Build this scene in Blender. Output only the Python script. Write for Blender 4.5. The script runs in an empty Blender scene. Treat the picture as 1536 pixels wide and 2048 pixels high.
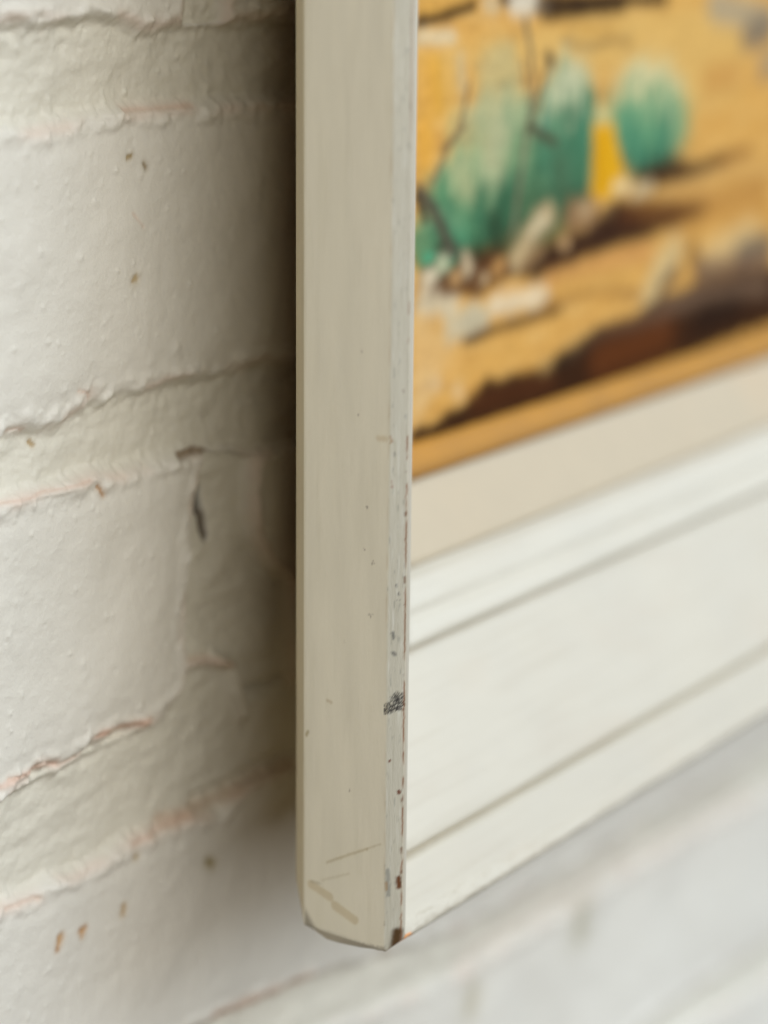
import bpy, math
import numpy as np
from mathutils import Matrix, Vector

sc = bpy.context.scene
C = sc.collection

# ---------------------------------------------------------------- camera
F, PCX, PCY = 4527.0, 768.0, 1024.0            # focal length and centre in pixels of the 1536 x 2048 picture
R = np.array([[0.5798371124214192, 0.20778076597574266, 0.7877918991391851],
              [-0.8146749776456119, 0.1593474025796156, 0.5575958088878104],
              [0.009674908625518598, 0.9651090915444034, -0.261669328660094]])
H = 0.063                                       # the frame's front stands this far off the wall
CAM = np.array([-0.32136293, -0.28543163, 0.19328041])
cd = bpy.data.cameras.new('camera'); cam = bpy.data.objects.new('camera', cd); C.objects.link(cam)
cd.sensor_fit = 'VERTICAL'; cd.sensor_height = 36; cd.sensor_width = 24; cd.lens = F / 2048 * 36
cd.clip_start = 0.01; cd.clip_end = 50
m = Matrix.Identity(4)
for i in range(3):
    m[i][0] = R[i, 0]; m[i][1] = R[i, 1]; m[i][2] = -R[i, 2]; m[i][3] = CAM[i]
cam.matrix_world = m
cd.dof.use_dof = True; cd.dof.focus_distance = 0.4185; cd.dof.aperture_fstop = 5.6; cd.dof.aperture_blades = 9
sc.camera = cam

# ---------------------------------------------------------------- light
world = bpy.data.worlds.new('World'); sc.world = world; world.use_nodes = True
bg = world.node_tree.nodes['Background']
bg.inputs['Color'].default_value = (1.0, 0.58, 0.22, 1); bg.inputs['Strength'].default_value = 0.055

def area(name, loc, target, sx, sy, power, col):
    l = bpy.data.lights.new(name, 'AREA'); l.shape = 'RECTANGLE'; l.size = sx; l.size_y = sy
    l.energy = power; l.color = col
    o = bpy.data.objects.new(name, l); C.objects.link(o); o.location = loc
    d = Vector(target) - Vector(loc); o.rotation_euler = d.to_track_quat('-Z', 'Y').to_euler()
    return o
area('window_light', (0.85, -1.0, 1.05), (0.03, 0, 0.03), 1.8, 1.5, 34.5, (0.85, 0.965, 1.10))
area('front_fill', (-0.55, -1.5, 0.70), (0.03, 0, 0.05), 1.6, 1.6, 21, (0.97, 0.95, 0.91))  # added fill lamp, lifts the frame's side face and the wall beside it

sc.view_settings.view_transform = 'Standard'; sc.view_settings.look = 'None'
sc.view_settings.exposure = 0.05; sc.view_settings.gamma = 1; sc.view_settings.use_curve_mapping = False
sc.render.engine = 'CYCLES'

# ---------------------------------------------------------------- helpers
rng = np.random.default_rng(7)
P1 = rng.permutation(256); P1 = np.concatenate([P1, P1, P1])
GR = rng.normal(size=(256, 2)); GR /= np.linalg.norm(GR, axis=1)[:, None]
def perlin(x, y):
    x = np.asarray(x, float); y = np.asarray(y, float)
    xi = np.floor(x).astype(int); yi = np.floor(y).astype(int); xf = x - xi; yf = y - yi
    xi &= 255; yi &= 255
    u = xf * xf * xf * (xf * (xf * 6 - 15) + 10); v = yf * yf * yf * (yf * (yf * 6 - 15) + 10)
    def g(a, b, dx, dy):
        k = GR[P1[P1[(xi + a) & 255] + ((yi + b) & 255)]]
        return k[..., 0] * dx + k[..., 1] * dy
    n00 = g(0, 0, xf, yf); n10 = g(1, 0, xf - 1, yf); n01 = g(0, 1, xf, yf - 1); n11 = g(1, 1, xf - 1, yf - 1)
    return ((n00 * (1 - u) + n10 * u) * (1 - v) + (n01 * (1 - u) + n11 * u) * v) * 1.5
def fbm(x, y, o=4, s=0):
    r = 0; a = 1
    for k in range(o):
        r = r + a * perlin(x * 2 ** k + 17.3 * k + s, y * 2 ** k + 9.1 * k - s); a *= 0.5
    return r
def sst(a, b, x):
    t = np.clip((x - a) / (b - a), 0, 1); return t * t * (3 - 2 * t)
def lin(c):
    c = np.asarray(c, float) / 255.0
    return np.where(c <= 0.04045, c / 12.92, ((c + 0.055) / 1.055) ** 2.4)
def ray(px, py):
    r = R @ np.array([(px - PCX) / F, -(py - PCY) / F, 1.0]); return r
def on_y(px, py, Y):                            # picture point -> (X, Z) in mm on the upright plane at depth Y
    r = ray(px, py); t = (Y - CAM[1]) / r[1]; q = CAM + r * t; return q[0] * 1000, q[2] * 1000
def on_x(px, py, X=0.0):                        # picture point -> (d, Z) in mm on the plane of the frame's outer side
    r = ray(px, py); t = (X - CAM[0]) / r[0]; q = CAM + r * t; return (q[1] + H) * 1000, q[2] * 1000
def seg(x, z, pts, widths=None):                # distance to a polyline and the parameter along it
    best = np.full(x.shape, 1e9); par = np.zeros(x.shape); n = len(pts) - 1
    for i in range(n):
        ax, az = pts[i]; bx, bz = pts[i + 1]; dx, dz = bx - ax, bz - az
        t = np.clip(((x - ax) * dx + (z - az) * dz) / (dx * dx + dz * dz + 1e-9), 0, 1)
        d = np.hypot(x - ax - t * dx, z - az - t * dz); k = d < best
        best = np.where(k, d, best); par = np.where(k, (i + t) / n, par)
    return best, par
def mixc(col, c, a):
    a = np.clip(a, 0, 1)[..., None]; return col * (1 - a) + lin(c) * a
def poly_sd(x, z, pts):                         # signed distance, positive inside
    d, _ = seg(x, z, list(pts) + [pts[0]])
    ins = np.zeros(x.shape, bool); n = len(pts)
    for i in range(n):
        x1, z1 = pts[i]; x2, z2 = pts[(i + 1) % n]
        c = ((z1 > z) != (z2 > z)); xx = (x2 - x1) * (z - z1) / (z2 - z1 + 1e-12) + x1
        ins ^= c & (x < xx)
    return np.where(ins, d, -d)

def grid_mesh(name, V, col, mat, parent=None, smooth=True, closed=False):
    """V: (n, m, 3) array of vertex positions, col: (n, m, 3) linear colours; one mesh object."""
    n, mm = V.shape[:2]
    me = bpy.data.meshes.new(name)
    me.vertices.add(n * mm); me.vertices.foreach_set('co', V.reshape(-1).astype(np.float32))
    idx = np.arange(n * mm).reshape(n, mm)
    if closed: idx = np.concatenate([idx, idx[:, :1]], axis=1)
    q = np.stack([idx[:-1, :-1], idx[1:, :-1], idx[1:, 1:], idx[:-1, 1:]], -1).reshape(-1, 4)
    me.loops.add(q.size); me.loops.foreach_set('vertex_index', q.reshape(-1).astype(np.int32))
    me.polygons.add(len(q)); me.polygons.foreach_set('loop_start', np.arange(0, q.size, 4, dtype=np.int32))
    me.polygons.foreach_set('use_smooth', np.full(len(q), smooth))
    me.update(calc_edges=True); me.validate()
    a = me.color_attributes.new('paint', 'FLOAT_COLOR', 'POINT')
    cc = np.concatenate([col.reshape(-1, 3), np.ones((n * mm, 1))], 1).astype(np.float32)
    a.data.foreach_set('color', cc.reshape(-1))
    me.materials.append(mat)
    o = bpy.data.objects.new(name, me); C.objects.link(o)
    if parent: o.parent = parent
    return o

def material(name, rough, bumps, mottle=0.05, mscale=60, spec=0.4, rvar=0.1, stretch=(1, 1, 1)):
    m = bpy.data.materials.new(name); m.use_nodes = True; nt = m.node_tree; N = nt.nodes; L = nt.links
    b = N['Principled BSDF']; b.inputs['Specular IOR Level'].default_value = spec
    at = N.new('ShaderNodeAttribute'); at.attribute_name = 'paint'
    tc = N.new('ShaderNodeTexCoord'); mp = N.new('ShaderNodeMapping'); mp.inputs['Scale'].default_value = stretch
    L.new(tc.outputs['Object'], mp.inputs['Vector'])
    n1 = N.new('ShaderNodeTexNoise'); n1.inputs['Scale'].default_value = mscale; n1.inputs['Detail'].default_value = 6
    L.new(mp.outputs['Vector'], n1.inputs['Vector'])
    mr = N.new('ShaderNodeMapRange'); mr.inputs['From Min'].default_value = 0.3; mr.inputs['From Max'].default_value = 0.7
    mr.inputs['To Min'].default_value = 1 - mottle; mr.inputs['To Max'].default_value = 1 + mottle
    L.new(n1.outputs['Fac'], mr.inputs['Value'])
    vm = N.new('ShaderNodeVectorMath'); vm.operation = 'SCALE'
    L.new(at.outputs['Color'], vm.inputs[0]); L.new(mr.outputs['Result'], vm.inputs['Scale'])
    L.new(vm.outputs['Vector'], b.inputs['Base Color'])
    rr = N.new('ShaderNodeMapRange'); rr.inputs['To Min'].default_value = rough - rvar; rr.inputs['To Max'].default_value = rough + rvar
    L.new(n1.outputs['Fac'], rr.inputs['Value']); L.new(rr.outputs['Result'], b.inputs['Roughness'])
    prev = None
    for sc_, dist in bumps:
        n = N.new('ShaderNodeTexNoise'); n.inputs['Scale'].default_value = sc_; n.inputs['Detail'].default_value = 5
        L.new(mp.outputs['Vector'], n.inputs['Vector'])
        bu = N.new('ShaderNodeBump'); bu.inputs['Strength'].default_value = 1; bu.inputs['Distance'].default_value = dist
        L.new(n.outputs['Fac'], bu.inputs['Height'])
        if prev: L.new(prev.outputs['Normal'], bu.inputs['Normal'])
        prev = bu
    if prev: L.new(prev.outputs['Normal'], b.inputs['Normal'])
    return m

def tag(o, label=None, cat=None):
    if label: o['label'] = label
    if cat: o['category'] = cat

M_wall = material('painted_brick', 0.5, [(330, 0.00016), (1400, 0.00010)], 0.015, 40, 0.35)
M_wood = material('cream_frame_paint', 0.45, [(300, 0.00010), (1400, 0.00006)], 0.04, 70, 0.4, 0.08, (3, 3, 0.5))
M_white = material('white_frame_paint', 0.5, [(200, 0.0002)], 0.03, 45, 0.4)
M_linen = material('linen_cloth', 0.85, [(900, 0.00008)], 0.015, 120, 0.1)
M_gold = material('gold_slip_paint', 0.5, [(300, 0.0001)], 0.08, 90, 0.15)
M_canvas = material('oil_paint', 0.75, [(160, 0.0003), (700, 0.0002)], 0.04, 120, 0.04)
M_board = material('brown_backing_board', 0.8, [(200, 0.0002)], 0.1, 60, 0.2)

# ---------------------------------------------------------------- the brick wall
def axis(parts):
    out = []
    for a, b, s in parts:
        out.append(np.linspace(a, b, max(2, int(round((b - a) / s))), endpoint=False))
    out.append([parts[-1][1]]); return np.concatenate(out)
xs = axis([(-700, -120, 12), (-120, -52, 1.6), (-52, 62, 0.36), (62, 110, 0.9), (110, 340, 1.6), (340, 1100, 12)])
zs = axis([(-600, -200, 10), (-200, -60, 1.3), (-60, -20, 0.8), (-20, 182, 0.36), (182, 240, 2), (240, 800, 12)])
gx, gz = np.meshgrid(xs, zs)
W = lambda pts: [on_y(a, b, 0.0) for a, b in pts]
def edge(pts):
    p = sorted(pts); px = np.array([q[0] for q in p]); pz = np.array([q[1] for q in p])
    return np.interp(xs, px, pz)[None, :]
jag = fbm(gx / 9, gz / 9, 2, 3) * 1.2 + fbm(gx / 3.2, gz / 2.4, 2, 8) * 0.22
# each bed joint: (upper edge = bottom of the brick above, lower edge = top of the brick below)
bands = [
 (edge(W([(0, 45), (100, 40), (180, 28), (240, 30), (290, 52), (420, 48), (580, 32)])),
  edge(W([(0, 262), (90, 262), (170, 240), (240, 232), (330, 222), (460, 212), (590, 204)]))),
 (edge(W([(0, 876), (20, 864), (50, 860), (80, 856), (130, 846), (160, 828), (180, 806), (186, 792), (215, 800), (240, 790), (300, 772), (340, 762), (430, 748), (590, 715)])),
  edge(W([(0, 1012), (70, 990), (130, 975), (190, 956), (250, 948), (325, 926), (365, 912), (400, 906), (470, 903), (510, 915), (590, 890)]))),
 (edge(W([(0, 1606), (12, 1590), (30, 1580), (65, 1560), (80, 1536), (110, 1532), (140, 1524), (172, 1506), (180, 1486), (200, 1480), (240, 1458), (310, 1446), (340, 1418), (362, 1385), (378, 1345), (400, 1328), (425, 1322), (450, 1318), (472, 1330), (482, 1370), (505, 1395), (550, 1376), (590, 1362)])),
  edge(W([(0, 1826), (40, 1806), (75, 1792), (105, 1770), (130, 1757), (175, 1750), (230, 1704), (330, 1655), (380, 1634), (440, 1628), (480, 1584), (590, 1530)]))),
 (edge([(-60, -39), (22, -41), (54, -45), (119, -58), (200, -60), (300, -62)]),
  edge([(-60, -55), (22, -57), (54, -60), (119, -70), (222, -74), (300, -78)])),
 (edge([(-60, -112), (220, -126), (301, -132)]), edge([(-60, -128), (224, -136), (301, -148)])),
]
base = bands[4][1]
for k in range(1, 7):
    up = edge([(0, -136 - 57 * k - 14 * (k - 1)), (300, -138 - 57 * k - 14 * (k - 1))]); bands.append((up, up - 14))
tops = [(edge([(0, 171 + 70.5 * k), (200, 170 + 70.5 * k)]), edge([(0, 155.5 + 70.5 * k), (200, 155 + 70.5 * k)])) for k in range(1, 9)]
bands = tops[::-1] + bands
ins = np.full(gx.shape, -1e9)
for up, lo in bands:
    wob = jag * 0.8
    ins = np.maximum(ins, np.minimum(up + wob - gz, gz - lo - wob * 0.7))
# head joints of every course, half a brick apart
i2 = len(tops) + 1
cl = [on_y(a, b, 0) for a, b in [(412, 915), (400, 960), (386, 1050), (378, 1120), (374, 1200), (372, 1262), (378, 1335)]]
cr = [on_y(a, b, 0) for a, b in [(512, 920), (506, 960), (508, 1020), (522, 1080), (552, 1130), (592, 1165), (592, 1370)]]
for r in range(len(bands) - 1):
    hi = bands[r][1]; lw = bands[r + 1][0]
    incourse = (gz < hi) & (gz > lw)
    off = 22.0 + (0 if (r - i2) % 2 == 0 else 104)
    if r == i2:
        zl = np.array([q[1] for q in cl])[::-1]; xl = np.array([q[0] for q in cl])[::-1]
        zr = np.array([q[1] for q in cr])[::-1]; xr = np.array([q[0] for q in cr])[::-1]
        L_ = np.interp(gz, zl, xl); R_ = np.interp(gz, zr, xr)
        v = np.minimum(gx - L_ + jag * 0.7, R_ - gx)
        ins = np.where(incourse, np.maximum(ins, v * 0.9), ins)
    for k in range(-4, 6):
        if r == i2 and k == 0: continue
        c = off + 208 * k
        if (r in (i2 - 1, i2 + 1) and -60 < c < 60) or (r > i2 and c > -60): continue
        v = 6.5 + jag * 0.5 - np.abs(gx - c)
        ins = np.where(incourse, np.maximum(ins, v), ins)
# heights in mm, + = towards the room
mort = sst(-0.9, 2.4, ins)
soft = sst(-7, 2, ins)
calm = 1 - 0.55 * sst(-46, -58, gz); hgt = (-1.7 * mort - 0.9 * soft) * calm - 0.7 * mort * sst(9, 16, gx) * sst(40, 46, gz) * sst(82, 76, gz) * sst(60, 50, gx)
hgt += 0.8 * np.exp(-((ins + 1.5) / 1.5) ** 2) * (0.75 + 0.9 * fbm(gx / 7, gz / 7, 3, 21))      # thick lip of paint on the arris
hgt += 1.1 * fbm(gx / 60, gz / 60, 2, 5) + 0.35 * fbm(gx / 16, gz / 16, 3, 11)
hgt += mort * (0.42 * fbm(gx / 11, gz / 6, 2, 31) + 0.12 * fbm(gx / 2.6, gz / 2.2, 4, 35) + 0.05 * fbm(gx / 1.6, gz / 1.6, 3, 33))
hgt += 0.06 * fbm(gx / 2.4, gz / 2.4, 3, 41)
# small grains and pinholes in the paint
def grains(n, x0, x1, z0, z1, rmin, rmax, amp, seed):
    global hgt
    g = np.random.default_rng(seed)
    for _ in range(n):
        x, z, r, a = g.uniform(x0, x1), g.uniform(z0, z1), g.uniform(rmin, rmax), g.uniform(0.3, 1) * amp
        i0, i1 = np.searchsorted(xs, [x - 3 * r, x + 3 * r]); j0, j1 = np.searchsorted(zs, [z - 3 * r, z + 3 * r])
        d2 = (gx[j0:j1, i0:i1] - x) ** 2 + ((gz[j0:j1, i0:i1] - z) * g.uniform(0.6, 1.1)) ** 2
        hgt[j0:j1, i0:i1] += a * np.exp(-d2 / (r * r * 0.8))
grains(560, -52, 60, -40, 182, 0.28, 0.7, 0.36, 1)
grains(120, -52, 60, -40, 182, 0.3, 0.6, -0.3, 2)
grains(60, -52, 60, -40, 182, 0.8, 1.6, 0.3, 3)
for s, (a, b) in enumerate([((0, 240), (560, 205)), ((0, 60), (520, 40)), ((0, 865), (500, 735)), ((0, 1000), (400, 910)), ((0, 1590), (300, 1440)), ((0, 1815), (560, 1545))]):
    (x0, z0), (x1, z1) = on_y(*a, 0), on_y(*b, 0)
    g = np.random.default_rng(50 + s)
    for _ in range(70):
        t = g.uniform(); x = x0 + t * (x1 - x0); z = z0 + t * (z1 - z0) + g.normal() * 1.6
        grains(1, x, x + 0.01, z, z + 0.01, 0.4, 1.3, g.choice([0.55, 0.4, -0.35]), int(g.integers(1e6)))
def pxpts(p): return [on_y(a, b, 0) for a, b in p]
# cracks where the paint film has parted
cracks = [([(0, 1008), (30, 1002), (60, 996), (90, 984), (130, 978), (180, 962)], 0.5),
          ([(20, 1560), (60, 1552), (75, 1538), (100, 1526), (125, 1534), (150, 1520), (172, 1506)], 0.5),
          ([(190, 1476), (225, 1462), (260, 1452), (305, 1448)], 0.8), ([(260, 222), (330, 218), (400, 212)], 0.7),
          ([(270, 1690), (330, 1656), (380, 1632)], 1.0), ([(15, 862), (45, 858), (55, 862)], 0.5),
          ([(160, 783), (180, 786), (184, 800)], 0.4), ([(268, 427), (290, 455)], 0.25), ([(85, 1800), (75, 1800), (20, 1822)], 0.8)]
lum = np.ones(gx.shape)
col = np.broadcast_to(lin((231, 229, 219)), gx.shape + (3,)).copy()
pink = np.exp(-((ins + 0.3) / 1.3) ** 2) * sst(-0.15, 0.7, fbm(gx / 14, gz / 14, 3, 61) + 0.15)
col = mixc(col, (230, 205, 188), pink * 0.4)
col = mixc(col, (222, 219, 200), mort * 0.45)
for pts, w in cracks:
    d, _ = seg(gx, gz, pxpts(pts)); d = d + 0.15 * np.abs(jag)
    w = w * 0.62; hgt -= 0.45 * np.exp(-(d / w) ** 2)
    col = mixc(col, (212, 178, 154), 0.5 * np.exp(-(d / (w * 1.1)) ** 2))
    col = mixc(col, (230, 208, 192), 0.4 * np.exp(-(d / (w * 3)) ** 2))
# fallen flakes: shallow hole in the head joint, its inner shade painted dark; chips
for (a, b, r, dep, c) in [((416, 990), (419, 1018), 1.45, 1.6, (38, 27, 17)), ((426, 1035), (433, 1078), 1.05, 1.0, (72, 54, 38)),
                          ((365, 915), (402, 902), 0.6, 1.4, (150, 130, 105)), ((402, 902), (425, 905), 0.5, 1.0, (150, 130, 105))]:
    d, _ = seg(gx, gz, pxpts([a, b])); d = d + 0.25 * jag
    k = sst(r * 1.5, r * 0.6, d); hgt -= dep * k; col = mixc(col, c, k * 0.85)
for (a, b, r, c) in [((124, 1874), (119, 1902), 0.36, (178, 132, 84)), ((126, 1876), (123, 1886), 0.55, (196, 160, 116)), ((164, 1864), (174, 1858), 0.42, (192, 150, 106)), ((170, 1862), (169, 1874), 0.4, (196, 158, 114)), ((250, 1812), (248, 1828), 0.45, (196, 170, 128)),
                     ((2, 112), (4, 120), 0.7, (176, 130, 90)), ((270, 312), (264, 316), 0.4, (170, 150, 110)), ((297, 328), (299, 336), 0.35, (150, 132, 100)),
                     ((412, 1722), (420, 1726), 0.8, (170, 158, 120)), ((270, 1716), (276, 1712), 0.35, (180, 160, 120)), ((274, 556), (268, 560), 0.5, (190, 170, 130)),
                     ((198, 975), (208, 990), 0.4, (185, 150, 115)), ((80, 888), (86, 894), 0.35, (180, 158, 120)), ((1163, 1832), (1160, 1862), 3.0, (196, 192, 172)), ((948, 1990), (940, 2010), 2.6, (202, 196, 176))]:
    d, _ = seg(gx, gz, pxpts([a, b])); k = sst(r * 1.9, r * 0.5, d + 0.8 * r * fbm(gx / 0.7, gz / 1.1, 3, 151)); col = mixc(col, c, 0.25 * sst(r * 4, r, d + 0.5 * r * jag))
    hgt -= 0.25 * k; col = mixc(col, c, k * 0.9)
for pts, w, c, al in [([(430, 2034), (520, 1996), (620, 1954)], 1.5, (214, 182, 158), 0.7), ([(928, 1927), (1174, 1765), (1321, 1696), (1494, 1598)], 5.0, (228, 214, 200), 0.35),
                   ([(330, 1640), (380, 1628), (420, 1612), (590, 1530)], 1.4, (200, 168, 140), 0.5), ([(380, 1330), (430, 1322), (462, 1330)], 1.0, (222, 194, 172), 0.5),
                   ([(200, 1470), (300, 1440)], 0.7, (220, 176, 150), 0.6), ([(0, 1575), (60, 1548), (120, 1528)], 0.7, (228, 192, 172), 0.6)]:
    d, _ = seg(gx, gz, pxpts(pts)); col = mixc(col, c, al * np.exp(-((d + 0.3 * jag) / w) ** 2))
# drip of mortar that hangs beside the head joint
for pts, w, a_ in [([(445, 1322), (468, 1335), (478, 1380), (500, 1425)], 1.6, 2.6), ([(505, 1396), (550, 1380), (592, 1366)], 1.3, -2.4), ([(400, 1606), (470, 1572), (592, 1512)], 1.5, -1.6), ([(400, 965), (384, 1060), (374, 1200), (376, 1330)], 0.9, 0.6),
                   ([(510, 945), (516, 1060), (560, 1145)], 0.8, 0.7), ([(0, 255), (240, 228), (590, 200)], 1.0, 0.6), ([(0, 55), (170, 32), (240, 32)], 1.1, 0.7),
                   ([(0, 1600), (30, 1586), (75, 1570), (180, 1512), (290, 1462), (340, 1432)], 0.9, 0.9), ([(0, 1012), (70, 992), (160, 968), (190, 958)], 1.0, 0.8)]:
    d, _ = seg(gx, gz, pxpts(pts)); hgt += a_ * np.exp(-((d + 0.3 * jag) / w) ** 2)
Vw = np.stack([gx / 1000, -hgt / 1000, gz / 1000], -1)
wall = grid_mesh('brick_wall', Vw, col, M_wall)
tag(wall, 'white painted brick wall with thick cracked paint behind the framed picture', 'wall')

# ---------------------------------------------------------------- the framed painting
FW, FH = 460.0, 400.0                            # outer size in mm
pic = bpy.data.objects.new('framed_painting', None); C.objects.link(pic); pic.location = (0, 0, 0)
tag(pic, 'deep cream wooden frame round a desert landscape painting, hung on the white brick wall', 'framed painting')

prof_front = [(0.0, 4.0), (1.0, 2.95), (2.1, 1.85), (2.35, 1.55), (2.8, 1.42), (3.4, 1.5), (3.9, 1.95), (5.0, 3.5), (8.5, 6.2), (11.6, 8.7), (12.0, 9.3), (12.3, 11.2),
              (13.2, 11.3), (13.7, 9.6), (15.0, 10.2), (28, 19.9), (38, 27.4), (41.6, 30.6), (42.6, 32.0), (43.0, 31.3), (43.5, 29.9), (44.6, 30.1), (47.2, 32.0), (48.4, 33.7), (49.0, 33.6), (50, 34.0), (52.6, 35.9), (54.2, 37.6), (55.3, 40.2), (56.0, 41.5), (56.0, 52.0), (58.5, 52.0)]
prof_side = [(0.3, 23.3), (0.0, 22.8), (-0.12, 21), (-0.3, 15), (-0.32, 10), (-0.15, 6)]
prof_back = [(58.5, 62.0), (57.5, 61.9), (44, 56.0), (6, 29.6)]
def resample(p, step):
    out = []
    for (a, b), (c, d) in zip(p[:-1], p[1:]):
        n = max(1, int(round(math.hypot(c - a, d - b) / step)))
        for i in range(n): out.append((a + (c - a) * i / n, b + (d - b) * i / n))
    out.append(p[-1]); return out
def rail(name, side, step_p, tvals, mat, parent):
    """side: left / bottom / right / top.  Profile swept along the edge, mitred at both ends."""
    P = resample(prof_back + prof_side + [(0.0, 4.0)], step_p if side == 'left' else 3)[:-1] + resample(prof_front[:8], step_p if side in ('left', 'bottom') else 0.8)[:-1] + resample(prof_front[7:], 0.5)
    P = np.array(P); L = FH if side in ('left', 'right') else FW
    t, w = np.meshgrid(np.array(tvals) * L, P[:, 0], indexing='ij'); _, d = np.meshgrid(tvals, P[:, 1], indexing='ij')
    a = w + (L - 2 * w) * t / L
    if side == 'left': x, z = w, a
    elif side == 'right': x, z = FW - w, a
    elif side == 'bottom': x, z = a, w
    else: x, z = a, FH - w
    return P, x, d.copy(), z
def round_corner(x, d, z):                       # the outer lower left corner is knocked and rounded
    z = z - 1.5 * np.clip(np.minimum((22.8 - d) / 5.5, (d - 4) / 13.3), 0, 1) * sst(9, 0, z) * sst(60, 20, x)     # the worn foot bellies out
    for fx, fz, cxn, czn in ((1, 1, 0, 0), (-1, 1, FW, 0), (1, -1, 0, FH), (-1, -1, FW, FH)):
        u = (x - cxn) * fx; v = (z - czn) * fz; r = 0.6
        k = (u < r) & (v < r) & (d < 30); du = r - u; dv = r - v; q = np.hypot(du, dv); kk = k & (q > r)
        u2 = np.where(kk, r - du * r / np.maximum(q, 1e-6), u); v2 = np.where(kk, r - dv * r / np.maximum(q, 1e-6), v)
        x = cxn + fx * u2; z = czn + fz * v2
    return x, d, z

cream = (233, 226, 206); white = (189, 183, 167); grey = (203, 200, 184)
def frame_paint(w, d, x, z, along, s):
    """colour of the frame's paint at profile position (w, d) and distance along the rail."""
    col = np.broadcast_to(lin(cream), w.shape + (3,)).copy()
    front = sst(2.2, 2.6, w) * (d < 46)
    wide = fbm(along / 40, w / 12 + s, 3, 70)
    col = mixc(col, white, front)
    col = mixc(col, (186, 176, 158), front * sst(0.0, 0.8, wide) * 0.4)
    col = mixc(col, (193, 188, 173), front * sst(43.2, 44, w) * sst(57, 56, w)); col = mixc(col, (184, 178, 162), front * sst(4.6, 6, w) * sst(12.5, 11, w) * 0.6)
    col = mixc(col, (178, 170, 152), front * sst(0.1, 0.7, fbm(along / 55, w / 1.1 + s, 3, 72)) * 0.35)
    bev = sst(4.2, 3.8, d) * sst(2.45, 2.25, w)
    col = mixc(col, grey, bev)
    back = sst(23.4, 24.2, d) * (d > w * 0.6 + 20)
    col = mixc(col, (194, 180, 150), back); col = mixc(col, (112, 70, 36), back * sst(55.5, 56.5, d))            # thin paint, then bare brown wood, on the back of the moulding
    return col
pic_parts = {}
tv = np.concatenate([np.linspace(0, 0.46, 720, endpoint=False), np.linspace(0.46, 1, 60)])
P, x, d, z = rail('left', 'left', 0.24, tv, None, None)
w0 = np.broadcast_to(P[:, 0][None], x.shape); d0 = d.copy()
col = frame_paint(w0, d0, x, z, z, 0)
sidef = sst(0.2, -0.01, w0) * (d0 > 3.99) * (d0 < 23.5)            # outer side face
bevf = (sst(4.2, 3.9, d0) * sst(2.5, 2.2, w0)) * (d0 < 5)
# vertical brush marks and slight relief
bx = d0 - w0
stre = fbm(bx / 0.5, z / 14, 3, 80)
x = x - bevf * 0.05 * stre - sidef * 0.02 * stre - sidef * 0.10 * fbm(bx / 6, z / 30, 2, 83)
col = mixc(col, (196, 188, 162), sidef * sst(0.0, 0.9, fbm(bx / 3, z / 26, 3, 84)) * 0.12)
col = mixc(col, (150, 150, 140), bevf * sst(0.45, 1.0, fbm(bx / 0.45, z / 3.2, 3, 85)) * 0.6)
col = mixc(col, (222, 222, 212), bevf * sst(0.3, 0.8, fbm(bx / 0.6, z / 9, 3, 86)) * 0.5)
col = mixc(col, (200, 180, 150), np.exp(-((d0 - 4.15) / 0.14) ** 2) * (w0 < 0.3) * sst(-0.2, 0.5, fbm(z / 8, z * 0, 2, 87)) * 0.6)
def S(pts): return [on_x(a, b) for a, b in pts]
def B(pts):                                       # a picture point on the 45 degree bevel -> (d, z)
    out = []
    for a, b in pts:
        r = ray(a, b)                              # plane through (w 0, d 4) and (2.1, 1.85)
        nx, ny = 2.15, 2.1; px0, py0 = 0.0, 4.0
        ox, oy = CAM[0] * 1000, (CAM[1] + H) * 1000
        t = (nx * (px0 - ox) + ny * (py0 - oy)) / (nx * r[0] + ny * r[1])
        out.append((oy + r[1] * t, CAM[2] * 1000 + r[2] * t))
    return out
nz = fbm(bx / 0.5, z / 0.7, 3, 90)
def smark(pts, r, c, a, soft=0.3, rel=0.0, on=None):
    global col, x
    dd, _ = seg(d0, z, pts); k = sst(r + soft, max(r - soft, 0), dd + 0.12 * nz) * (sidef if on is None else on)
    col = mixc(col, c, k * a); x = x + rel * k
smark(S([(622, 1768), (661, 1792)]), 0.85, (200, 180, 138), 0.55, 0.2)
smark(S([(671, 1808), (712, 1836)]), 0.85, (200, 180, 138), 0.55, 0.2)
smark(S([(624, 1762), (640, 1766)]), 0.25, (150, 135, 104), 0.4, 0.2)
smark(S([(655, 1724), (700, 1708), (735, 1697)]), 0.22, (180, 162, 118), 0.55, 0.25)
smark(S([(735, 1697), (762, 1688)]), 0.12, (180, 162, 118), 0.4, 0.25)
smark(S([(645, 1760), (700, 1746)]), 0.15, (190, 176, 140), 0.35, 0.3)
smark(S([(616, 1463), (612, 1470)]), 0.3, (165, 145, 90), 0.7, 0.25)
smark(S([(656, 1400), (664, 1404)]), 0.3, (185, 165, 125), 0.5, 0.3)
smark(S([(605, 985), (607, 1000)]), 0.22, (170, 110, 60), 0.8, 0.15)
smark(S([(604, 1296), (604, 1304)]), 0.22, (80, 60, 40), 0.8, 0.15)
smark(S([(758, 876), (772, 878)]), 0.5, (196, 172, 128), 0.45, 0.45)
for (px_, py_) in [(718, 828), (735, 1013), (730, 1095), (748, 1122), (745, 1124), (690, 1280), (742, 1230), (700, 1577), (725, 700)]:
    smark(S([(px_, py_), (px_ + 1, py_ + 4)]), 0.07, (110, 84, 70), 0.8, 0.1)
smark(S([(738, 1228), (748, 1229)]), 0.12, (165, 158, 140), 0.8, 0.12)
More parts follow.
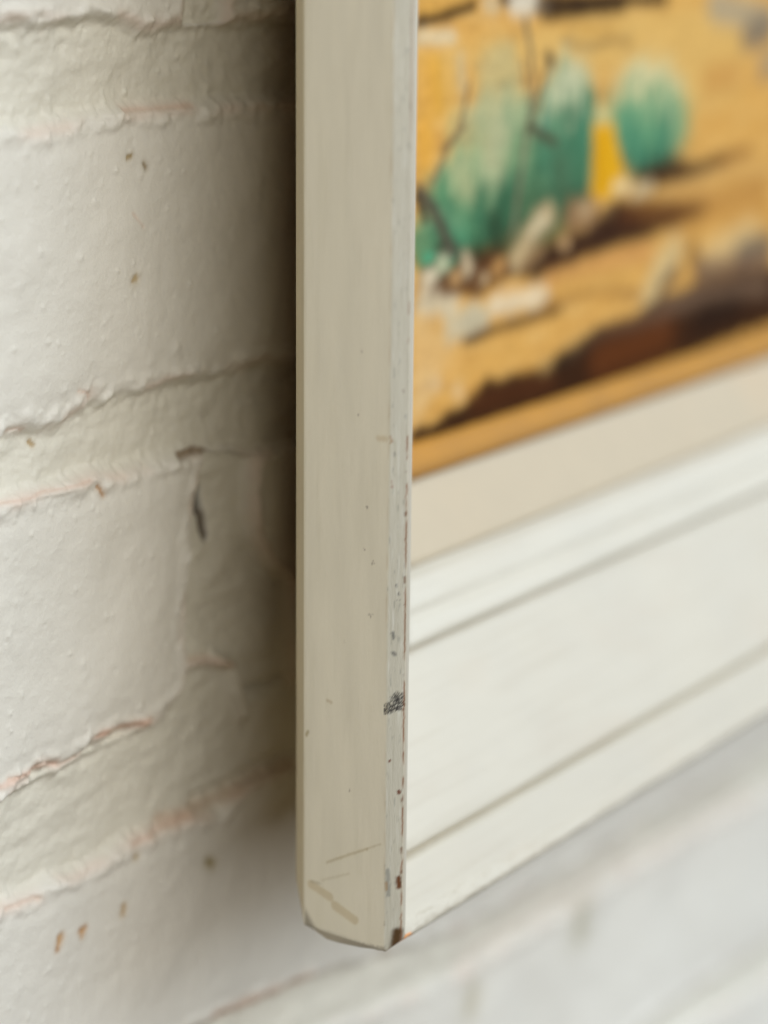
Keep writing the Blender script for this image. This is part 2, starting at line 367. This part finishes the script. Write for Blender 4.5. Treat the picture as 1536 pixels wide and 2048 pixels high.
# grime along the knocked lower edge
kb = sidef * sst(1.5, 0.15, z + 0.5 * nz + 0.03 * (d0 - 4)); col = mixc(col, (118, 104, 84), kb * 0.75)
kb = sidef * sst(3.2, 0.6, z + (21 - d0) * 0.9) * sst(17, 21, d0); col = mixc(col, (110, 98, 80), kb * 0.7)
# marks on the bevel
smark(B([(774, 874), (776, 888), (784, 884), (780, 872), (774, 874)]), 0.12, (165, 125, 80), 0.7, 0.12, 0, bevf)
blk = np.array(B([(796, 1396), (798, 1408), (788, 1414), (776, 1416), (770, 1420)]))
dd, _ = seg(d0, z, [tuple(q) for q in blk]); scr = fbm(bx / 0.7 + z / 0.9, z / 0.5, 5, 92)
ks = sst(1.3, 0.7, dd + 0.6 * scr) * np.maximum(bevf, (w0 < 0.2) * (d0 < 4.6) * (d0 > 3))
col = mixc(col, (46, 44, 44), ks * np.clip(rng.uniform(0.4, 1.7, ks.shape), 0, 1) * sst(-0.9, -0.2, scr) * 0.95); x = x + 0.12 * ks
for (a, b, r, c, al) in [((792, 1168), (793, 1176), 0.1, (90, 88, 86), .8), ((797, 1186), (798, 1192), 0.1, (90, 88, 86), .8), ((795, 1200), (802, 1200), 0.07, (100, 98, 92), .6),
                         ((786, 1265), (787, 1278), 0.2, (110, 110, 106), .8), ((786, 1305), (790, 1310), 0.25, (90, 90, 90), .7), ((783, 962), (785, 975), 0.08, (160, 110, 90), .8),
                         ((779, 1521), (779, 1523), 0.2, (110, 50, 25), 1), ((798, 1582), (798, 1586), 0.25, (110, 55, 30), 1), ((775, 1740), (777, 1790), 0.3, (150, 150, 142), .8),
                         ((797, 1755), (797, 1775), 0.35, (110, 70, 42), 1), ((771, 1765), (772, 1780), 0.2, (170, 140, 100), .7), ((765, 1845), (767, 1850), 0.25, (150, 135, 110), .8),
                         ((806, 780), (806, 784), 0.12, (120, 90, 80), .7), ((789, 905), (790, 912), 0.12, (120, 118, 116), .7), ((795, 1863), (790, 1895), 0.75, (88, 66, 40), 1)]:
    smark(B([a, b]), r, c, al, r * 0.6, 0.08 if r > 0.3 else 0, np.maximum(bevf, (w0 > 1.5) * (w0 < 3.0) * (d0 < 3)))
smark(B([(768, 1905), (800, 1893)]), 0.35, (120, 106, 88), 0.8, 0.3, 0, np.maximum(bevf, (w0 > 1.5) * (w0 < 3.0) * (d0 < 3)))
# the split in the paint between bevel and rim
zz = z; br = np.where(zz > 92, sst(0.3, 0.6, fbm(zz / 6, zz * 0, 3, 95)), sst(-0.35, 0.1, fbm(zz / 6, zz * 0, 3, 95))) * sst(150, 100, zz)
cr_ = np.exp(-((w0 - 2.22 - 0.10 * fbm(zz / 1.5, zz * 0, 3, 96)) / 0.085) ** 2) * (d0 < 3) * br
cr2 = np.exp(-((w0 - 2.22) / 0.085) ** 2) * (d0 < 3) * sst(150, 160, zz) * 0.5
col = mixc(col, (150, 96, 64), np.maximum(cr_ * 0.9, cr2)); x = x + 0.12 * cr_
wide_c = sst(0.35, 0.6, fbm(zz / 2.5, zz * 0, 3, 97)) * np.exp(-((w0 - 2.15) / 0.16) ** 2) * (d0 < 3) * (zz < 100); col = mixc(col, (120, 84, 58), wide_c * 0.8)
x, d, z = round_corner(x, d, z)
V = np.stack([x / 1000, (d / 1000 - H), z / 1000], -1)
grid_mesh('frame_rail', V, col, M_wood, pic, closed=True)['label'] = 'left side rail, cream paint scuffed on its front edge'

for side in ('bottom', 'right', 'top'):
    tvv = np.concatenate([np.linspace(0, 0.12, 200, endpoint=False), np.linspace(0.12, 1, 160)]) if side == 'bottom' else np.linspace(0, 1, 60)
    P, x, d, z = rail(side, side, 0.3, tvv, None, None)
    w0 = np.broadcast_to(P[:, 0][None], x.shape); d0 = d.copy(); along = z if side == 'right' else x
    col = frame_paint(w0, d0, x, z, along, 5)
    if side == 'bottom':
        bo = (d0 > 4) * (w0 < 0.3)
        col = mixc(col, (150, 130, 100), bo * 0.5)
        # bare wood where the corner was knocked, and grime in the mitre
        k = poly_sd(x, d0, [(1.2, 5.2), (1.2, 1.0), (4.0, 1.0), (7.2, 2.2), (9.2, 3.4), (7.5, 5.0)]) + 0.35 * fbm(x / 0.9, z / 0.9, 3, 99)
        kk = sst(-0.2, 0.3, k) * sst(3.4, 3.0, z)
        col = mixc(col, (226, 164, 112), kk); z = z + kk * 0.15
        k2 = sst(2.6, 1.4, x) * sst(2.4, 1.2, z) * (d0 < 6); col = mixc(col, (92, 66, 42), k2 * 0.9)
        # worn, wandering lip edge
        lip = (w0 > 2.2) * (w0 < 5.2) * (d0 < 4.2)
        z = z + lip * 0.25 * fbm(x / 5, w0, 3, 101); d = d + lip * 0.12 * fbm(x / 2, w0, 3, 103)
        fr = (w0 > 2.5) * (d0 < 46)
        d = d + fr * 0.10 * fbm(x / 18, w0 / 5, 3, 105)
        col = mixc(col, (206, 196, 172), fr * np.exp(-((w0 - 12.9) / 0.8) ** 2) * 0.7)
        col = mixc(col, (206, 196, 172), fr * np.exp(-((w0 - 42.6) / 0.5) ** 2) * 0.5)
    x, d, z = round_corner(x, d, z)
    grid_mesh('frame_rail', np.stack([x / 1000, d / 1000 - H, z / 1000], -1), col, M_white, pic, closed=True)

def ring(name, P, colf, mat, nt=60):
    """A closed mitred ring round the picture: profile P swept round the four sides."""
    P = np.array(P); cs = []
    for side in range(4):
        t = np.linspace(0, 1, nt, endpoint=False)[:, None]; w = P[:, 0][None]; dd = P[:, 1][None] + 0 * t
        if side == 0: x = w + (FW - 2 * w) * t; z = w + 0 * t
        elif side == 1: x = FW - w + 0 * t; z = w + (FH - 2 * w) * t
        elif side == 2: x = FW - w - (FW - 2 * w) * t; z = FH - w + 0 * t
        else: x = w + 0 * t; z = FH - w - (FH - 2 * w) * t
        cs.append(np.stack([x, dd, z], -1))
    V = np.concatenate(cs + [cs[0][:1]], 0)
    col = colf(V, np.broadcast_to(P[:, 0][None], V.shape[:2]))
    V = np.stack([V[..., 0] / 1000, V[..., 1] / 1000 - H, V[..., 2] / 1000], -1)
    return grid_mesh(name, V, col, mat, pic, closed=True)
def linenc(V, w):
    c = np.broadcast_to(lin((184, 172, 150)), w.shape + (3,)).copy()
    return mixc(c, (194, 172, 142), sst(0, .8, fbm(V[..., 0] / 50, V[..., 2] / 50, 2, 111)) * 0.4)
ring('linen_liner', [(56.1, 54), (55.4, 40.2), (57, 40.9), (64, 45.6), (69.3, 49.5), (70.5, 50.8), (70.5, 58), (60, 58)], linenc, M_linen)
def goldc(V, w):
    c = np.broadcast_to(lin((170, 122, 48)), w.shape + (3,)).copy()
    return mixc(c, (140, 98, 32), sst(72.8, 71.6, w))
ring('gold_slip', [(70.6, 57), (70.6, 49.6), (70.9, 49.15), (71.4, 49.3), (71.9, 49.8), (73.5, 50.7), (75.4, 52.0), (76.6, 53.1), (76.8, 53.8), (76.8, 57)], goldc, M_gold)

# ---------------------------------------------------------------- the painting itself
PD = 54.6; PY = PD / 1000 - H
px_ = np.concatenate([np.arange(75, 270, 0.55), np.arange(270, FW - 74.9, 1.2)]); pz_ = np.concatenate([np.arange(75, 182, 0.55), np.arange(182, FH - 74.9, 1.2)])
qx, qz = np.meshgrid(px_, pz_)
T = lambda pts: [on_y(a, b, PY) for a, b in pts]
wn = fbm(qx / 6, qz / 6, 3, 120); wn2 = fbm(qx / 2.2, qz / 2.2, 3, 124); drag = fbm(qx / 14, qz / 2.5, 3, 126); vert = fbm(qx / 1.6, qz / 9, 3, 128)
pc = np.broadcast_to(lin((220, 172, 96)), qx.shape + (3,)).copy()
rel = 0.15 * wn2
pc = mixc(pc, (222, 182, 116), sst(0, 0.8, drag) * 0.7); pc = mixc(pc, (186, 132, 66), sst(0.1, 0.9, -drag) * 0.5)
def stroke(pts, w, c, a=1.0, soft=None, wob=0.6, h=0.1):
    global pc, rel
    P_ = T(pts) if pts[0][1] > -1 else pts
    dd, _ = seg(qx, qz, P_); s = soft or w * 0.45
    k = sst(w / 2 + s, w / 2 - s, dd + wob * 0.6 * wn2 + wob * 0.4 * wn); pc = mixc(pc, c, k * a); rel = rel + h * k
def fill(pts, c, a=1.0, soft=1.5, wob=1.0):
    global pc
    sd = poly_sd(qx, qz, T(pts)) + wob * wn; pc = mixc(pc, c, sst(-soft, soft, sd) * a)
def bush(cx, cy, rx, ry, top, mid, bot, a=1.0, tl=0.25):
    global pc
    (x0, z0) = on_y(cx, cy, PY); (x1, _) = on_y(cx + rx, cy, PY); (_, z1) = on_y(cx, cy - ry, PY)
    X_, Z_ = x1 - x0, z1 - z0; tilt = (on_y(cx + rx, cy, PY)[1] - z0) / X_
    u = (qx - x0) / X_; v = (qz - z0 - tilt * (qx - x0)) / Z_
    r = np.hypot(u, v) + 0.12 * wn + 0.16 * vert * (0.4 + 0.6 * sst(-0.2, 0.8, v)); k = sst(1.22, 0.74, r) * a
    hgt_ = v + 0.5 * vert + 0.15 * wn
    c = lin(bot) + (lin(mid) - lin(bot)) * sst(-0.9, -0.1, hgt_)[..., None]; c = c + (lin(top) - c) * sst(tl, tl + 0.6, hgt_)[..., None]
    pc = pc * (1 - k[..., None]) + c * k[..., None]
# upper ground, beyond the picture's edge too: pale hills and sky for the part of the canvas out of sight
far = sst(196, 214, qz + 6 * wn + 0.02 * (qx - 200)); pc = mixc(pc, (176, 140, 110), far)
pc = mixc(pc, (150, 128, 132), sst(232, 240, qz + 9 * wn)); pc = mixc(pc, (172, 196, 208), sst(256, 262, qz + 5 * fbm(qx / 40, qz * 0, 3, 130)))
pc = mixc(pc, (232, 230, 220), sst(0.2, 0.8, fbm(qx / 45, qz / 16, 4, 131)) * sst(268, 280, qz) * 0.8)
fill([(840, 120), (1180, 30), (1420, 10), (1500, 60), (1480, 200), (1380, 220), (1250, 150), (1000, 130)], (222, 184, 112), 0.8, 4)
fill([(838, 0), (950, 0), (940, 14), (838, 30)], (216, 168, 86), 1, 1.5)
stroke([(832, 44), (880, 34), (948, 10)], 2.4, (52, 34, 22), 1); stroke([(1090, 22), (1160, 16), (1245, 6)], 4.2, (44, 32, 26), 1); stroke([(1000, -0.5), (1120, -0.9), (1330, -0.9)], 3, (52, 36, 26))
stroke([(975, 6), (990, 12)], 4, (214, 190, 150)); stroke([(1030, 8), (1064, 6)], 5, (222, 214, 198)); stroke([(1075, 18), (1092, 14)], 3, (110, 96, 80), 0.9)
stroke([(840, 76), (905, 74)], 3.2, (226, 212, 180), 0.85, 1.2); stroke([(872, 130), (878, 215)], 4, (226, 172, 62), 0.75, 2.4); stroke([(845, 260), (850, 330)], 5, (230, 172, 70), 0.8, 3); stroke([(900, 150), (905, 330)], 6, (228, 186, 104), 0.6, 4); stroke([(855, 120), (858, 300)], 5, (230, 176, 78), 0.6, 3)
stroke([(1430, 12), (1536, 40)], 8, (176, 164, 140), 0.9, 3); stroke([(1500, 70), (1536, 55)], 9, (134, 122, 106), 0.9, 3); stroke([(1530, 135), (1545, 125)], 7, (150, 138, 122), 0.8, 3)
stroke([(1420, 160), (1470, 150)], 8, (198, 142, 74), 0.6, 4); stroke([(1128, 82), (1180, 96), (1215, 80), (1260, 84)], 1.7, (150, 120, 74), 0.8, 1); stroke([(1130, 60), (1230, 60)], 2, (206, 160, 84), 0.7)
# the big bush
bush(1000, 190, 48, 110, (186, 194, 156), (158, 178, 142), (120, 156, 124), 0.5, 0.0)
bush(1000, 290, 95, 110, (186, 192, 154), (140, 168, 134), (84, 140, 110), 0.7, 0.05)
bush(945, 410, 92, 110, (168, 188, 146), (92, 144, 108), (38, 84, 62), 1.0, 0.2)
bush(1065, 340, 70, 150, (150, 178, 142), (92, 146, 112), (48, 84, 62), 0.75, 0.2)
bush(1135, 290, 62, 180, (196, 202, 168), (80, 132, 104), (44, 70, 50), 1.0, 0.25)
bush(1040, 430, 90, 95, (96, 140, 108), (62, 106, 80), (34, 52, 38), 0.85, 0.4)
bush(880, 490, 62, 70, (120, 160, 126), (76, 140, 108), (70, 130, 100), 0.9, 0.3)
stroke([(995, 270), (985, 330)], 9, (186, 190, 154), 0.75, 4); stroke([(925, 350), (935, 380)], 7, (188, 188, 146), 0.6, 3.5); stroke([(920, 120), (925, 175)], 3.5, (206, 190, 152), 0.7, 2)
stroke([(1150, 150), (1120, 190)], 6, (202, 206, 174), 0.8, 3); stroke([(1095, 180), (1085, 260)], 1.6, (104, 160, 144), 0.8); stroke([(1175, 200), (1170, 300)], 4, (70, 134, 108), 0.6, 2.5)
stroke([(990, 440), (1000, 500)], 5, (48, 66, 48), 0.8, 3); stroke([(1120, 330), (1130, 400)], 6, (78, 98, 74), 0.6, 4); stroke([(880, 505), (930, 520), (1000, 512)], 5, (40, 44, 32), 0.9, 2)
for (a, b, l, c) in [(900, 420, 60, (60, 118, 90)), (930, 440, 60, (100, 156, 120)), (960, 400, 70, (62, 120, 92)), (985, 380, 60, (150, 176, 136)), (1010, 430, 60, (46, 84, 62)), (1075, 330, 90, (56, 110, 84)), (1085, 420, 60, (44, 78, 56)),
                     (1110, 240, 70, (110, 160, 126)), (1130, 220, 60, (66, 128, 98)), (1150, 260, 70, (50, 100, 76)), (1165, 330, 60, (58, 104, 74)), (960, 250, 60, (170, 182, 146)), (1020, 200, 60, (150, 172, 138)), (1280, 260, 60, (60, 122, 96)), (1310, 280, 60, (40, 92, 74)), (1330, 210, 50, (130, 170, 134))]:
    stroke([(a, b - l / 2), (a - 4, b + l / 2)], 2.2, c, 0.6, 1.6, 1.2)
# right bush
bush(1298, 240, 80, 128, (214, 208, 164), (104, 160, 124), (34, 82, 66), 1.0, 0.1)
stroke([(1255, 250), (1290, 340)], 6, (74, 142, 116), 0.5, 3); stroke([(1340, 230), (1325, 300)], 4, (58, 124, 104), 0.7, 3); stroke([(1360, 230), (1352, 290)], 4, (170, 186, 140), 0.6, 3)
# yellow flower spike
fill([(1192, 215), (1218, 215), (1228, 262), (1188, 262)], (200, 198, 146), 0.9, 1.5, 0.3)
fill([(1186, 250), (1225, 246), (1254, 372), (1244, 392), (1184, 398)], (226, 172, 32), 1, 1.0, 0.3); stroke([(1198, 270), (1196, 380)], 2.5, (206, 146, 12), 0.7, 1.5); stroke([(1232, 376), (1252, 370)], 3.4, (232, 212, 170), 0.9)
# shadow on the ground and broken earth
fill([(1270, 345), (1330, 318), (1400, 322), (1470, 300), (1440, 335), (1380, 362), (1290, 385)], (66, 44, 30), 0.95, 2.2); stroke([(1440, 325), (1500, 300)], 3, (136, 92, 50), 0.7)
fill([(1010, 548), (1090, 490), (1170, 455), (1230, 400), (1330, 402), (1420, 415), (1340, 462), (1200, 505), (1080, 560)], (62, 40, 28), 1, 1.8)
fill([(1250, 400), (1450, 370), (1536, 345), (1536, 430), (1400, 440), (1300, 440)], (176, 126, 66), 0.65, 4); stroke([(1320, 390), (1440, 350), (1536, 330)], 3.5, (210, 168, 104), 0.8, 2); stroke([(1250, 430), (1400, 425)], 5, (92, 56, 32), 0.8, 3)
stroke([(1340, 480), (1440, 430), (1536, 410)], 5, (206, 156, 84), 0.7, 3)
fill([(840, 530), (1000, 510), (1040, 540), (960, 590), (835, 610)], (92, 58, 36), 0.95, 1.5)
for p, w, c in [([(850, 560), (862, 552)], 3.6, (222, 210, 186)), ([(880, 528), (892, 522)], 4.4, (190, 200, 170)), ([(930, 522), (934, 536)], 4.2, (206, 190, 160)), ([(990, 538), (1004, 530)], 3.8, (190, 146, 92)),
                ([(845, 590), (852, 584)], 3, (226, 210, 184)), ([(905, 560), (915, 556)], 3.2, (196, 158, 110)), ([(962, 560), (970, 556)], 2.4, (200, 176, 140)), ([(1096, 428), (1066, 462), (1032, 520)], 6.0, (194, 172, 134)),
                ([(1086, 440), (1060, 470)], 2.4, (214, 202, 172)), ([(1124, 486), (1134, 490)], 3.0, (184, 150, 110)), ([(1145, 432), (1180, 425)], 7.4, (150, 118, 86)), ([(1160, 425), (1176, 420)], 3, (186, 160, 124)), ([(1208, 424), (1222, 420)], 3, (110, 84, 58)),
                ([(1270, 386), (1300, 372)], 3.4, (196, 176, 140)), ([(1080, 500), (1050, 530)], 4, (140, 112, 80)), ([(865, 516), (850, 520)], 2.4, (80, 166, 130)), ([(905, 520), (912, 516)], 1.8, (70, 170, 130))]:
    stroke(p, w, c, 0.95, w * 0.28, 1.5, 0.5)
fill([(832, 560), (838, 540), (850, 640), (900, 700), (850, 820), (825, 860)], (224, 196, 150), 0.6, 3)
stroke([(845, 610), (900, 612)], 5, (214, 202, 176), 0.9, 2, 2.4); stroke([(905, 660), (960, 632)], 7.0, (200, 192, 168), 0.95, 2, 2.6, 0.5); stroke([(990, 612), (1085, 588)], 4.6, (232, 216, 188), 0.95, 1.6, 2.6, 0.5)
stroke([(930, 684), (985, 660), (1050, 640), (1120, 618)], 2.4, (78, 56, 34), 0.9, 1.1); stroke([(1090, 610), (1200, 580), (1280, 590)], 2.5, (150, 106, 56), 0.7, 1.5); stroke([(1100, 560), (1300, 500)], 4, (206, 150, 92), 0.8, 2.5)
stroke([(1120, 575), (1250, 555)], 5, (210, 164, 92), 0.8, 3); stroke([(850, 700), (900, 720)], 9, (226, 182, 116), 0.6, 5); stroke([(868, 765), (875, 772)], 3.4, (226, 196, 152), 0.8); stroke([(912, 780), (920, 786)], 3.2, (226, 196, 152), 0.7)
# right foreground ridge
stroke([(1350, 500), (1318, 545), (1298, 596)], 8, (212, 188, 140), 0.95, 3); stroke([(1352, 540), (1326, 570), (1318, 610)], 4, (92, 82, 74), 0.9, 2); stroke([(1385, 500), (1395, 540)], 5, (98, 70, 44), 0.8, 3)
stroke([(1420, 520), (1500, 470)], 9, (218, 190, 140), 0.9, 4); stroke([(1480, 510), (1536, 488)], 8, (112, 104, 94), 0.9, 3); stroke([(1400, 545), (1536, 530)], 7, (120, 96, 80), 0.9, 3)
fill([(815, 895), (818, 862), (870, 838), (930, 806), (972, 762), (1020, 745), (1100, 728), (1140, 700), (1200, 652), (1290, 618), (1340, 590), (1420, 560), (1560, 530), (1600, 560), (1600, 640), (1536, 650), (1180, 790)], (60, 37, 22), 1, 1.3, 1.2)
fill([(1190, 668), (1300, 622), (1350, 585), (1540, 545), (1540, 590), (1400, 610), (1300, 650)], (112, 90, 74), 0.9, 3)
stroke([(1120, 715), (1200, 668)], 3.5, (76, 62, 50), 0.8, 2); stroke([(1200, 720), (1330, 670)], 9, (104, 58, 28), 0.8, 5); stroke([(950, 808), (1100, 762)], 5, (84, 48, 26), 0.7, 3); stroke([(1400, 640), (1470, 615)], 7, (40, 28, 22), 0.8, 4)
stroke([(1085, 735), (1106, 722)], 3.2, (170, 140, 92), 0.8, 1.5); stroke([(1110, 730), (1130, 716)], 2.6, (34, 26, 20), 0.8, 1.5)
def soften(a, n):                                # the paint was worked wet into wet: colours run together a little
    for _ in range(n):
        for ax in (0, 1):
            p = np.pad(a, [(1, 1) if k == ax else (0, 0) for k in range(a.ndim)], mode='edge')
            a = 0.5 * a + 0.25 * (np.take(p, range(0, a.shape[ax]), axis=ax) + np.take(p, range(2, a.shape[ax] + 2), axis=ax))
    return a
pc = 0.25 * pc + 0.75 * soften(pc, 5)
# stems over everything
for p, w, c, a in [([(1050, 40), (1062, 110), (1068, 200), (1052, 270), (1040, 360), (1025, 470)], 1.9, (118, 112, 92), 0.85), ([(1045, 120), (1060, 210)], 1.1, (124, 110, 84), 0.8), ([(1100, 118), (1082, 180), (1062, 250)], 1.3, (92, 96, 78), 0.85),
                   ([(1098, 114), (1102, 122)], 3.4, (82, 72, 54), 0.9), ([(1056, 252), (1110, 285)], 2.6, (84, 84, 66), 0.9), ([(938, 170), (920, 250), (895, 300), (862, 370)], 1.3, (128, 112, 84), 0.85), ([(930, 250), (885, 300)], 1.6, (124, 108, 82), 0.7),
                   ([(838, 382), (866, 420), (905, 505)], 3.6, (86, 80, 70), 0.95), ([(835, 395), (850, 440)], 2.0, (70, 62, 52), 0.9)]:
    stroke(p, w, c, a, w * 0.5, 0.3, 0.2)
pc = pc * (1 + 0.10 * wn2 + 0.03 * drag)[..., None]; pc = np.clip(pc * np.array([0.82, 0.78, 0.70]), 0.004, 0.9)
Vp = np.stack([qx / 1000, PY - rel / 1000 * 0.5, qz / 1000], -1)
grid_mesh('painted_canvas', Vp, pc, M_canvas, pic)
# backing board that closes the back of the frame
bx0, bx1, bz0, bz1 = 59, FW - 59, 59, FH - 59
pts = [(bx0, 58.5), (bx1, 58.5), (bx1, 61.5), (bx0, 61.5)]
Vb = np.array([[[x / 1000, dd / 1000 - H, zz / 1000] for x, dd in pts] for zz in np.linspace(bz0, bz1, 12)])
grid_mesh('backing_board', Vb, np.broadcast_to(lin((120, 92, 64)), Vb.shape).copy(), M_board, pic, smooth=False, closed=True)
